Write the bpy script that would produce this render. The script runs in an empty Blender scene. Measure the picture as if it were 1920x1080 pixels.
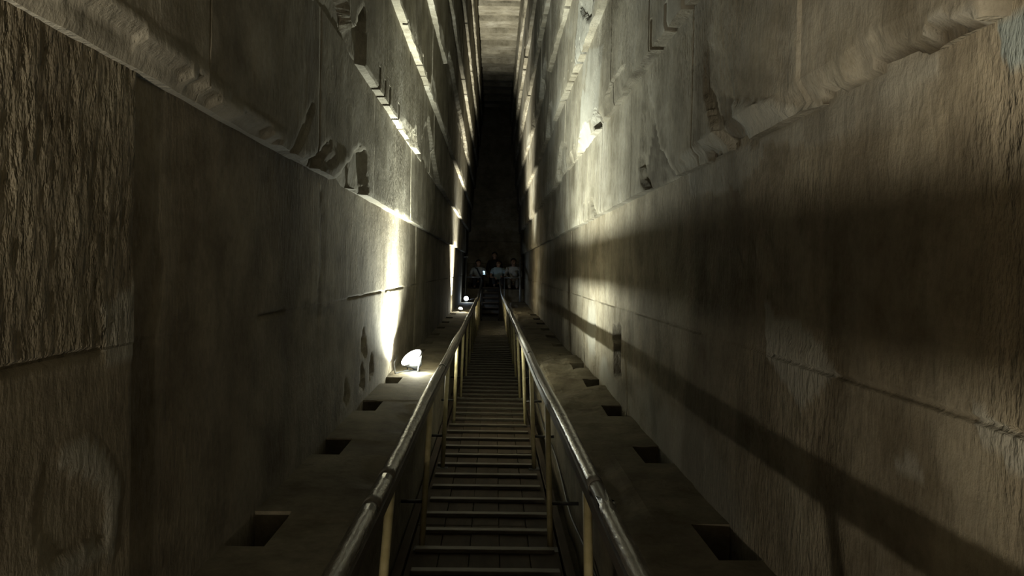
import bpy, bmesh, math, random
import numpy as np
from mathutils import Vector, Matrix

# ------------------------------------------------------------------ frame of the place
# The gallery climbs at 26 degrees.  "Slope coordinates" are (x right, d up along the slope, v square to it),
# with the camera's own position as origin; world z=0 is the boards straight below the camera.
SC = bpy.context.scene
COL = SC.collection
TH = math.radians(26.0)
CT, ST = math.cos(TH), math.sin(TH)
EYE = Vector((0.0, 0.0, 1.8))
UP = Vector((0.0, ST, CT))                      # plumb, in slope coordinates

def W(x, d, v):
    return Vector((x, d * CT - v * ST, d * ST + v * CT)) + EYE

# ------------------------------------------------------------------ camera
F_PX = 1600.0
sd = Vector((-34.0, 36.0, F_PX)).normalized()   # where the slope direction lies in the picture (right, up, in)
axis = Vector((0, 0, 1)).cross(sd)
Rm = Matrix.Rotation(Vector((0, 0, 1)).angle(sd), 3, axis.normalized())
r_ = math.radians(1.0)
Rz = Matrix(((math.cos(r_), math.sin(r_), 0), (-math.sin(r_), math.cos(r_), 0), (0, 0, 1)))
M = Rm @ Rz                                     # slope (x, v, d) -> view (right, up, in)
def row_world(i, sgn=1.0):
    x, v, d = M[i]
    return (W(x, d, v) - EYE) * sgn
cam_data = bpy.data.cameras.new('camera')
cam = bpy.data.objects.new('camera', cam_data)
COL.objects.link(cam)
cr, cu, cb = row_world(0), row_world(1), row_world(2, -1.0)
cam.matrix_world = Matrix(((cr.x, cu.x, cb.x, EYE.x), (cr.y, cu.y, cb.y, EYE.y), (cr.z, cu.z, cb.z, EYE.z), (0, 0, 0, 1)))
cam_data.sensor_fit = 'HORIZONTAL'
cam_data.sensor_width = 36.0
cam_data.lens = 36.0 * F_PX / 1920.0
cam_data.clip_start = 0.05
cam_data.clip_end = 200
SC.camera = cam

# ------------------------------------------------------------------ world and view
world = bpy.data.worlds.new('world')
SC.world = world
world.use_nodes = True
world.node_tree.nodes['Background'].inputs[0].default_value = (1.0, 0.9, 0.7, 1)
world.node_tree.nodes['Background'].inputs[1].default_value = 0.0015
SC.view_settings.view_transform = 'Standard'
SC.view_settings.look = 'None'
SC.view_settings.exposure = 0.0
SC.view_settings.gamma = 1.0
SC.view_settings.use_curve_mapping = False
SC.cycles.use_denoising = True
SC.cycles.diffuse_bounces = 1
SC.cycles.sample_clamp_indirect = 4.0

# lamps of the gallery: power of each floodlight (W), used in the floodlight builder below
LAMP_WHITE = (0.95, 1.0, 0.86)
LAMP_WARM = (1.0, 0.97, 0.79)
LAMP_NEAR = (1.0, 0.88, 0.66)
LAMP_BLUE = (0.72, 0.86, 1.0)

# ------------------------------------------------------------------ helpers
rng = np.random.default_rng(7)
random.seed(7)

def noise2(x, y, seed=0):
    """smooth value noise in 0..1"""
    xi = np.floor(x).astype(np.int64); yi = np.floor(y).astype(np.int64)
    xf = x - xi; yf = y - yi
    xf = xf * xf * (3 - 2 * xf); yf = yf * yf * (3 - 2 * yf)
    def h(a, b):
        n = (a * 374761393 + b * 668265263 + seed * 1442695041) & 0xFFFFFFFF
        n = ((n ^ (n >> 13)) * 1274126177) & 0xFFFFFFFF
        return ((n ^ (n >> 16)) & 0xFFFF) / 65535.0
    a = h(xi, yi) * (1 - xf) + h(xi + 1, yi) * xf
    b = h(xi, yi + 1) * (1 - xf) + h(xi + 1, yi + 1) * xf
    return a * (1 - yf) + b * yf

def fbm(x, y, octv=4, seed=0):
    s = 0; a = 0.5; t = 0
    for i in range(octv):
        s = s + a * noise2(x * 2 ** i, y * 2 ** i, seed + i * 17); t += a; a *= 0.5
    return s / t

def inside(poly, x, y):
    r = np.zeros(x.shape, bool)
    n = len(poly)
    for i in range(n):
        x0, y0 = poly[i]; x1, y1 = poly[(i + 1) % n]
        if y0 == y1: continue
        c = ((y0 > y) != (y1 > y)) & (x < (x1 - x0) * (y - y0) / (y1 - y0) + x0)
        r ^= c
    return r

def link(o, parent=None):
    COL.objects.link(o)
    if parent is not None: o.parent = parent
    return o

def mesh_obj(name, verts, faces, m, parent=None, smooth=False, attrs=None):
    me = bpy.data.meshes.new(name)
    me.from_pydata([tuple(v) for v in verts], [], [tuple(f) for f in faces])
    if attrs:
        for k, arr in attrs.items():
            at = me.attributes.new(k, 'FLOAT', 'POINT'); at.data.foreach_set('value', np.asarray(arr, dtype=np.float32))
    if smooth: me.polygons.foreach_set('use_smooth', [True] * len(me.polygons))
    me.materials.append(m)
    me.update()
    return link(bpy.data.objects.new(name, me), parent)

def bm_obj(name, bm, m, parent=None, smooth=False):
    me = bpy.data.meshes.new(name)
    bmesh.ops.recalc_face_normals(bm, faces=bm.faces)
    bm.to_mesh(me); bm.free()
    if smooth: me.polygons.foreach_set('use_smooth', [True] * len(me.polygons))
    me.materials.append(m)
    return link(bpy.data.objects.new(name, me), parent)

def tag(o, label, cat, group=None, kind=None):
    o['label'] = label; o['category'] = cat
    if group: o['group'] = group
    if kind: o['kind'] = kind
    return o

def thing(name, label, cat, loc, slope=True, group=None, kind=None):
    o = bpy.data.objects.new(name, None)
    o.empty_display_size = 0.1
    link(o)
    if slope:
        o.location = W(*loc); o.rotation_euler = (TH, 0, 0)
    else:
        o.location = loc
    return tag(o, label, cat, group, kind)

def sloped(o):
    """an object whose mesh is written in slope coordinates"""
    o.location = EYE; o.rotation_euler = (TH, 0, 0)
    return o

def add_box(bm, c, s, rot=None, bevel=0.0):
    r = bmesh.ops.create_cube(bm, size=1.0)
    vs = r['verts']
    mt = Matrix.Translation(Vector(c)) @ (rot.to_4x4() if rot is not None else Matrix.Identity(4)) @ Matrix.Diagonal((s[0], s[1], s[2], 1))
    bmesh.ops.transform(bm, matrix=mt, verts=vs)
    if bevel > 0:
        es = list({e for v in vs for e in v.link_edges})
        bmesh.ops.bevel(bm, geom=es, offset=bevel, segments=2, affect='EDGES', profile=0.6)
    return bm

def add_tube(bm, pts, rad, n=10, cap=True):
    pts = [Vector(p) for p in pts]
    rads = rad if isinstance(rad, (list, tuple)) else [rad] * len(pts)
    rings = []
    for i, p in enumerate(pts):
        t = (pts[min(i + 1, len(pts) - 1)] - pts[max(i - 1, 0)]).normalized()
        a = Vector((1, 0, 0)) if abs(t.x) < 0.8 else Vector((0, 0, 1))
        u = t.cross(a).normalized(); w = t.cross(u)
        rings.append([bm.verts.new(p + (u * math.cos(k * 2 * math.pi / n) + w * math.sin(k * 2 * math.pi / n)) * rads[i]) for k in range(n)])
    for i in range(len(rings) - 1):
        for k in range(n):
            bm.faces.new((rings[i][k], rings[i][(k + 1) % n], rings[i + 1][(k + 1) % n], rings[i + 1][k]))
    if cap:
        bm.faces.new(rings[0][::-1]); bm.faces.new(rings[-1])
    return bm

def add_lathe(bm, prof, mt, n=28, close=True):
    """prof: (radius, height) list, turned round local z then put in place by mt"""
    rings = []
    for r, h in prof:
        rings.append([bm.verts.new(mt @ Vector((r * math.cos(k * 2 * math.pi / n), r * math.sin(k * 2 * math.pi / n), h))) for k in range(n)])
    for i in range(len(rings) - 1):
        for k in range(n):
            bm.faces.new((rings[i][k], rings[i][(k + 1) % n], rings[i + 1][(k + 1) % n], rings[i + 1][k]))
    if close:
        bm.faces.new(rings[0][::-1]); bm.faces.new(rings[-1])
    return bm

def sweep(bm, path, prof):
    """profile (x, v) carried along a path of slope points (x, d, v); local origin as given"""
    rings = []
    for (x, d, v) in path:
        rings.append([bm.verts.new((x + px, d, v + pv)) for px, pv in prof])
    n = len(prof)
    for i in range(len(rings) - 1):
        for k in range(n):
            bm.faces.new((rings[i][k], rings[i][(k + 1) % n], rings[i + 1][(k + 1) % n], rings[i + 1][k]))
    bm.faces.new(rings[0][::-1]); bm.faces.new(rings[-1])
    return bm

# ------------------------------------------------------------------ materials
def nt(name):
    m = bpy.data.materials.new(name); m.use_nodes = True
    t = m.node_tree
    return m, t, t.nodes['Principled BSDF']

def N(t, typ, **kw):
    n = t.nodes.new(typ)
    for k, v in kw.items(): setattr(n, k, v)
    return n

def coords(t, scale):
    tc = N(t, 'ShaderNodeTexCoord'); mp = N(t, 'ShaderNodeMapping')
    mp.inputs['Scale'].default_value = scale
    t.links.new(tc.outputs['Object'], mp.inputs['Vector'])
    return mp.outputs['Vector']

def noise_node(t, scale, vec, detail=4, rough=0.55):
    n = N(t, 'ShaderNodeTexNoise')
    n.inputs['Scale'].default_value = scale; n.inputs['Detail'].default_value = detail; n.inputs['Roughness'].default_value = rough
    t.links.new(vec, n.inputs['Vector'])
    return n.outputs['Fac']

def ramp(t, fac, stops):
    r = N(t, 'ShaderNodeValToRGB')
    els = r.color_ramp.elements
    while len(els) < len(stops): els.new(0.5)
    for e, (p, c) in zip(els, stops):
        e.position = p; e.color = (c[0], c[1], c[2], 1)
    t.links.new(fac, r.inputs['Fac'])
    return r.outputs['Color']

# Mix node has several sockets of one name per type: fetch the RGBA ones by index
def mixc(t, fac, a, b, mode='MIX'):
    m = N(t, 'ShaderNodeMix', data_type='RGBA', blend_type=mode)
    for sock, val in ((m.inputs[0], fac), (m.inputs[6], a), (m.inputs[7], b)):
        if hasattr(val, 'is_linked'): t.links.new(val, sock)
        elif isinstance(val, (int, float)): sock.default_value = val
        else: sock.default_value = (val[0], val[1], val[2], 1)
    return m.outputs[2]

def attr(t, name):
    a = N(t, 'ShaderNodeAttribute', attribute_name=name)
    return a.outputs['Fac']

def bump(t, h, strength, dist, normal=None):
    b = N(t, 'ShaderNodeBump')
    b.inputs['Strength'].default_value = strength; b.inputs['Distance'].default_value = dist
    t.links.new(h, b.inputs['Height'])
    if normal is not None: t.links.new(normal, b.inputs['Normal'])
    return b.outputs['Normal']

def stone(name, dark, mid, light, rough_bump=1.0):
    m, t, p = nt(name)
    v1 = coords(t, (1, 1, 1)); vs = coords(t, (4.5, 4.5, 1.7)); vc = coords(t, (28, 28, 12))
    big = noise_node(t, 1.1, v1, 6, 0.6)
    col = ramp(t, big, [(0.30, dark), (0.52, mid), (0.72, light)])
    st = noise_node(t, 1.0, vs, 5, 0.6)
    stc = ramp(t, st, [(0.30, (0.74, 0.71, 0.66)), (0.55, (1, 1, 1)), (0.75, (1.12, 1.11, 1.10))])
    col = mixc(t, 0.5, col, stc, 'MULTIPLY')
    blot = noise_node(t, 4.5, v1, 6, 0.65)
    col = mixc(t, 0.85, col, ramp(t, blot, [(0.34, (0.66, 0.64, 0.60)), (0.50, (1, 1, 1)), (0.66, (1.22, 1.22, 1.20))]), 'MULTIPLY')
    fine = noise_node(t, 26, v1, 5, 0.7)
    fc = ramp(t, fine, [(0.3, (0.72, 0.70, 0.66)), (0.6, (1.05, 1.05, 1.05))])
    col = mixc(t, 0.6, col, fc, 'MULTIPLY')
    col = mixc(t, attr(t, 'cement'), col, mixc(t, big, (0.30, 0.30, 0.27), (0.42, 0.41, 0.36)))
    col = mixc(t, attr(t, 'blue_paint'), col, mixc(t, fine, (0.20, 0.24, 0.24), (0.30, 0.335, 0.325)))
    col = mixc(t, attr(t, 'dirt_shade'), col, mixc(t, fine, (0.035, 0.028, 0.018), (0.085, 0.068, 0.045)))
    t.links.new(col, p.inputs['Base Color'])
    p.inputs['Roughness'].default_value = 0.9
    p.inputs['Specular IOR Level'].default_value = 0.15
    chis = noise_node(t, 1.0, vc, 3, 0.6)
    tool = noise_node(t, 1.0, coords(t, (40, 40, 17)), 3, 0.6)
    mul = N(t, 'ShaderNodeMath', operation='MULTIPLY'); t.links.new(tool, mul.inputs[0]); t.links.new(attr(t, 'tooled'), mul.inputs[1])
    n0 = bump(t, mul.outputs[0], 1.0, 0.035)
    n1 = bump(t, chis, 0.38 * rough_bump, 0.012, n0)
    n2 = bump(t, st, 0.25 * rough_bump, 0.010, n1)
    n3 = bump(t, fine, 0.45 * rough_bump, 0.008, bump(t, blot, 0.35 * rough_bump, 0.02, n2))
    t.links.new(n3, p.inputs['Normal'])
    return m

STONE_LOW = stone('limestone_brown', (0.16, 0.138, 0.10), (0.25, 0.222, 0.17), (0.32, 0.295, 0.235), 1.2)
STONE_UP = stone('limestone_grey', (0.16, 0.145, 0.11), (0.27, 0.25, 0.20), (0.40, 0.38, 0.33))
STONE_FLOOR = stone('limestone_worn', (0.13, 0.112, 0.08), (0.20, 0.178, 0.132), (0.26, 0.235, 0.18), 0.6)

def plain(name, c1, c2, rough=0.5, metal=0.0, scale=12, stretch=(1, 1, 1), bmp=0.15, spec=0.5):
    m, t, p = nt(name)
    v = coords(t, stretch)
    n = noise_node(t, scale, v, 5, 0.6)
    t.links.new(ramp(t, n, [(0.3, c1), (0.7, c2)]), p.inputs['Base Color'])
    p.inputs['Roughness'].default_value = rough; p.inputs['Metallic'].default_value = metal
    p.inputs['Specular IOR Level'].default_value = spec
    if bmp: t.links.new(bump(t, n, bmp, 0.01), p.inputs['Normal'])
    return m

def emit(name, c, s):
    m, t, p = nt(name)
    p.inputs['Base Color'].default_value = (0.8, 0.8, 0.8, 1)
    p.inputs['Emission Color'].default_value = (c[0], c[1], c[2], 1)
    p.inputs['Emission Strength'].default_value = s
    return m

DECK = plain('deck_timber', (0.03, 0.022, 0.014), (0.065, 0.046, 0.03), 0.8, scale=3, stretch=(4, 1, 4), bmp=0.4, spec=0.2)
CLEAT = plain('worn_cleat', (0.08, 0.07, 0.055), (0.16, 0.145, 0.115), 0.55, scale=14, stretch=(1, 4, 4), bmp=0.3)
RAILWOOD = plain('dark_rail', (0.05, 0.042, 0.034), (0.10, 0.085, 0.07), 0.42, scale=6, stretch=(6, 1, 6), bmp=0.25)
SLEEVE = plain('plastic_sleeve', (0.10, 0.095, 0.085), (0.2, 0.19, 0.17), 0.24, scale=9, stretch=(5, 1.5, 5), bmp=0.35)
CREAM = plain('cream_paint', (0.38, 0.33, 0.17), (0.52, 0.46, 0.27), 0.5, scale=20, bmp=0.1)
STEEL = plain('grey_steel', (0.22, 0.23, 0.24), (0.38, 0.39, 0.40), 0.4, metal=0.6, scale=20, bmp=0.1)
BLACKMETAL = plain('black_metal', (0.02, 0.02, 0.02), (0.05, 0.05, 0.05), 0.5, metal=0.2, scale=25)
RUBBER = plain('black_rubber', (0.012, 0.012, 0.012), (0.03, 0.03, 0.03), 0.6, scale=40)
SKIN = plain('skin', (0.34, 0.20, 0.13), (0.42, 0.26, 0.18), 0.55, scale=30, bmp=0.05)
HAIR = plain('dark_hair', (0.012, 0.01, 0.008), (0.035, 0.025, 0.02), 0.5, scale=40, stretch=(4, 4, 1), bmp=0.4)
SH_PALE = plain('pale_blue_shirt', (0.42, 0.48, 0.54), (0.55, 0.60, 0.64), 0.85, scale=9, bmp=0.3)
SH_BLUE = plain('light_blue_shirt', (0.30, 0.42, 0.50), (0.42, 0.54, 0.60), 0.85, scale=9, bmp=0.3)
SH_WHITE = plain('white_shirt', (0.42, 0.42, 0.41), (0.55, 0.55, 0.53), 0.85, scale=9, bmp=0.3)
CL_BLACK = plain('black_cloth', (0.01, 0.01, 0.012), (0.025, 0.025, 0.028), 0.9, scale=9, bmp=0.3)
CL_NAVY = plain('dark_blue_cloth', (0.02, 0.03, 0.05), (0.05, 0.065, 0.09), 0.9, scale=9, bmp=0.3)
CL_GREY = plain('grey_trousers', (0.16, 0.15, 0.13), (0.26, 0.24, 0.21), 0.9, scale=9, bmp=0.3)
SHOE = plain('dark_shoe', (0.02, 0.018, 0.016), (0.05, 0.045, 0.04), 0.6, scale=20)
BENCHWOOD = plain('bench_wood', (0.03, 0.022, 0.015), (0.07, 0.05, 0.032), 0.7, scale=5, stretch=(1, 5, 5), bmp=0.3)
GLASS_WHITE = emit('lit_white_lens', (1.0, 0.98, 0.92), 14)
GLASS_WARM = emit('lit_warm_bulb', (1.0, 0.92, 0.68), 9)
GLASS_BLUE = emit('lit_blue_white_lens', (0.80, 0.90, 1.0), 9)
SCREEN = emit('lit_phone_screen', (0.55, 0.85, 1.0), 1.6)

# ------------------------------------------------------------------ the setting: corbelled side walls
CORB = 0.073
V0 = -1.075                                    # top of the stone ramps
VB = {-1: [V0, .53, 1.33, 2.18, 3.0, 3.85, 4.7, 5.55, 6.42], 1: [V0, .53, 1.30, 2.18, 3.0, 3.85, 4.7, 5.55, 6.42]}
XB = {-1: 1.02, 1: 1.04}
D_NEAR, D_FAR = -7.5, 34.5

def d_grid(extra):
    ds = list(np.arange(D_NEAR, 0.8, 0.18)); d = 0.8
    while d < D_FAR:
        ds.append(d); d += min(max(3.0 * d * d / 1600.0, 0.013), 0.06)
    for e in extra: ds.append(e)
    ds = np.unique(np.round(np.array(ds), 4))
    return ds

# broken places: (polygon in d,v ; depth at the bottom ; depth at the top)
SPALLS = {
    (-1, 1): [([(5.21, .50), (5.62, .72), (5.9, .83), (6.22, .81), (6.3, .52)], .07, .035),
              ([(4.18, .50), (4.61, .60), (4.91, .74), (4.68, .50)], .05, .02),
              ([(4.75, .52), (5.56, .74), (5.15, .52)], -.012, -.006),
              ([(3.9, .50), (4.15, .64), (4.40, .83), (4.46, .83), (4.22, .60), (4.05, .50)], .02, .012),
              ([(1.2, .5), (1.2, .60), (1.9, .585), (2.1, .63), (2.45, .60), (3.0, .56), (3.6, .57), (3.9, .5)], .05, .03)],
    (-1, 2): [([(10.0, 1.2), (10.1, 1.5), (10.6, 1.75), (11.2, 1.95), (12.2, 1.6), (13.6, 1.3)], .07, .03),
              ([(8.95, 1.3), (9.0, 1.42), (9.35, 1.52), (9.6, 1.3)], .06, .03),
              ([(3.2, 1.3), (3.2, 1.5), (4.2, 1.46), (4.7, 1.62), (5.2, 1.40), (5.6, 1.7), (5.7, 1.3)], .075, .04)],
    (-1, 3): [([(10.4, 2.1), (10.5, 2.35), (11.3, 2.3), (11.4, 2.1)], .02, .01)],
    (-1, 4): [([(12.6, 2.9), (12.7, 3.2), (14, 3.3), (22, 3.1), (22, 2.9)], .08, .05), ([(8.0, 2.9), (8.0, 3.15), (8.72, 3.15), (8.72, 2.9)], .07, .05)],
    (1, 1): [([(5.54, 1.22), (5.12, .80), (4.64, .50), (5.42, .49), (5.72, .62), (5.68, 1.0)], .045, .008),
             ([(4.0, 1.08), (3.63, .96), (3.47, .70), (3.37, .50), (3.63, .50), (3.9, .70), (4.0, .90)], .042, .008),
             ([(4.12, .62), (3.78, .53), (4.05, .53)], .05, .03),
             ([(3.48, .69), (3.03, .60), (2.75, .56), (2.68, .50), (3.4, .50)], -.02, -.01),
             ([(2.66, .50), (2.6, .55), (2.3, .545), (2.1, .575), (1.95, .56), (1.86, .58), (1.76, .55), (1.74, .50)], .05, .04),
             ([(1.73, .5), (1.72, .57), (1.65, .60), (1.58, .54), (1.52, .56), (1.50, .5)], .075, .06),
             ([(8.13, .53), (8.55, .74), (8.66, .74), (8.30, .53)], .03, .02),
             ([(7.4, 1.22), (7.55, 1.30), (7.72, 1.30), (7.62, 1.02)], .0, .0)],
    (1, 2): [([(7.45, 1.25), (7.55, 1.36), (7.7, 1.52), (7.9, 1.38), (7.8, 1.25)], .08, .05),
             ([(8.1, 1.28), (8.2, 1.42), (8.7, 1.50), (9.2, 1.46), (9.45, 1.28)], .078, .0),
             ([(6.2, 1.25), (6.0, 1.42), (6.6, 1.50), (7.0, 1.42), (7.1, 1.25)], .03, .02),
             ([(11.2, 1.25), (10.9, 1.6), (11.8, 1.75), (12.6, 1.25)], .07, .03)],
    (1, 3): [([(7.2, 2.15), (6.3, 2.45), (5.6, 2.5), (5.0, 2.15)], .06, .04),
             ([(7.0, 2.5), (6.6, 3.0), (8.2, 3.0), (8.6, 2.6), (7.6, 2.2)], .03, .02),
             ([(12.5, 2.15), (12.8, 2.5), (13.6, 2.6), (14.2, 2.15)], .07, .03)],
    (1, 4): [([(13.0, 2.95), (13.2, 3.4), (14.2, 3.3), (15.2, 2.95)], .08, .03), ([(17, 2.95), (17, 3.3), (18.5, 2.95)], .07, .02)],
    (1, 0): [([(7.2, -.46), (6.84, -.44), (6.78, -.84), (7.18, -.90)], .16, .16),
             ([(8.7, -.98), (8.65, -.55), (8.52, -.55), (8.5, -.98)], .03, .03),
             ([(7.28, -.30), (7.05, .22), (7.0, .28), (8.0, .28), (8.12, -.30)], .010, .010),
             ([(3.22, -.11), (2.95, -.14), (2.72, -.23), (2.85, -.27)], .008, .008)],
    (-1, 0): [([(6.70, -.66), (6.78, -.48), (6.95, -.62), (6.98, -.74)], .03, .03), ([(6.6, -.98), (6.75, -.76), (6.88, -.86), (6.9, -.98)], .04, .04),
              ([(7.2, -.96), (7.28, -.72), (7.36, -.80), (7.38, -.96)], .04, .04), ([(5.9, -.98), (6.02, -.80), (6.2, -.98)], .03, .03),
              ([(2.0, -.442), (2.28, -.637), (2.29, -.747), (2.0, -.70), (1.9, -.60), (1.93, -.48)], .008, .003),
              ([(5.0, -.32), (5.02, .45), (5.12, .45), (5.10, -.32)], .004, .004)],
}
# cut slots through a course's lower edge: d, height, width, depth
SLOTS = {
    (1, 1): [(9.30, .21, .10, .06), (8.85, .18, .10, .06), (9.9, .1, .06, .05)],
    (1, 2): [(4.98, .17, .05, .07), (4.58, .14, .05, .07), (4.20, .13, .05, .07), (9.5, .16, .06, .06), (9.9, .15, .06, .06), (10.3, .13, .06, .06), (12.0, .18, .06, .06)],
    (1, 3): [(8.6, .14, .07, .07), (9.0, .16, .07, .07), (9.5, .14, .07, .07), (9.9, .13, .07, .07), (10.4, .14, .07, .07), (6.3, .14, .05, .07), (11.0, .13, .06, .07), (14.8, .2, .08, .07)],
    (1, 4): [(9.1, .14, .08, .07), (9.8, .15, .08, .07), (12.5, .16, .08, .07), (13.0, .16, .08, .07), (16, .2, .1, .07)],
    (1, 5): [(13.0, .16, .10, .07), (13.7, .16, .10, .07), (14.5, .16, .10, .07), (19, .2, .1, .07)],
    (1, 6): [(19.0, .2, .12, .07), (20.2, .2, .12, .07), (22.5, .2, .12, .07)],
    (-1, 2): [(6.42, .16, .06, .07), (7.06, .15, .06, .07), (7.73, .14, .06, .07), (6.72, .13, .05, .05), (8.3, .02, .05, .05)],
    (-1, 3): [(9.28, .10, .05, .05), (9.80, .04, .05, .05), (10.28, .03, .05, .05), (7.72, .03, .05, .03), (14, .05, .06, .05), (15.5, .05, .06, .05)],
    (-1, 4): [(8.75, .12, .08, .07)],
    (-1, 5): [(17.5, .05, .06, .05), (19, .05, .06, .05)],
    (-1, 6): [(16.5, .05, .06, .05), (20.5, .05, .06, .05), (22.0, .05, .06, .05)],
}
CEMENT = {
    (1, 0): [([(3.27, -.10), (3.11, -.17), (2.95, -.16), (2.67, -.21), (2.54, -.30), (2.8, -.45), (3.19, -.30)], .9), ([(1.80, -.29), (1.5, -.30), (1.5, -.42), (1.76, -.35)], .9),
             ([(2.16, -.503), (2.04, -.448), (1.98, -.505)], .9), ([(3.45, .52), (3.0, .44), (2.55, .40), (2.3, .47), (2.0, .48), (2.0, .53), (3.5, .53)], .6),
             ([(4.6, .53), (4.5, .40), (3.6, .36), (3.3, .45), (3.3, .53)], .55)],
    (1, 1): [([(3.55, .72), (3.03, .62), (2.72, .55), (2.66, .5), (3.6, .50)], .9), ([(4.6, .53), (4.4, .62), (3.5, .66), (3.4, .53)], .5), ([(2.0, .53), (1.9, .6), (1.74, .58), (1.72, .5)], .8)],
    (1, 2): [([(8.2, 1.25), (8.2, 1.7), (9.0, 1.9), (9.4, 1.25)], .8), ([(7.6, 1.3), (7.2, 1.9), (8.4, 2.16), (8.8, 1.6)], .6)],
    (1, 3): [([(7.4, 2.15), (7.0, 2.6), (8.6, 2.9), (9.2, 2.15)], .7)],
    (-1, 0): [([(2.42, -.05), (2.44, -.26), (2.24, -.24), (2.2, -.14)], .8), ([(2.02, -.40), (2.20, -.45), (2.34, -.62), (2.32, -.78), (1.9, -.76), (1.9, -.70), (2.27, -.73), (2.26, -.64), (2.0, -.46)], .7)],
    (-1, 1): [([(1.2, .5), (1.2, .62), (2.1, .65), (3.9, .58), (3.9, .5)], .35)],
}
DARK_AREAS = {  # polygons coloured darker, most of them over broken places
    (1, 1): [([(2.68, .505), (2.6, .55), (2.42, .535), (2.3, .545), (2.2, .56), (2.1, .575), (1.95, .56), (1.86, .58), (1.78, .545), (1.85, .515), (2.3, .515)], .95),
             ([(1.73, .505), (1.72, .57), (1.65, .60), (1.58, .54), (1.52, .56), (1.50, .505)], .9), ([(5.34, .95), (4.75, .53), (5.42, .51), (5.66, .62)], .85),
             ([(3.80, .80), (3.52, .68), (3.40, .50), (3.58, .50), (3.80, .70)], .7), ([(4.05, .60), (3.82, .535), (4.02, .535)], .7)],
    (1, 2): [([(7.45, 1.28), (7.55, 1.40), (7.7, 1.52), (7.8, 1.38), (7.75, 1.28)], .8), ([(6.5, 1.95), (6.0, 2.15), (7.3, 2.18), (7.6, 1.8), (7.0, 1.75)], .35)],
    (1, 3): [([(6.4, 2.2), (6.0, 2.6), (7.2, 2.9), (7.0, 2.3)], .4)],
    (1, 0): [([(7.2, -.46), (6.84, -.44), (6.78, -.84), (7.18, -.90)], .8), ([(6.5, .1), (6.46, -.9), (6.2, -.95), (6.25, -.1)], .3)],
    (-1, 0): [([(5.02, -.25), (5.0, .45), (5.10, .45), (5.09, -.3)], .5), ([(5.6, -.26), (4.6, -.20), (4.6, -.25), (5.6, -.31)], .4)],
}
JOINT_H = {-1: -.225, 1: -.305}

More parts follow.
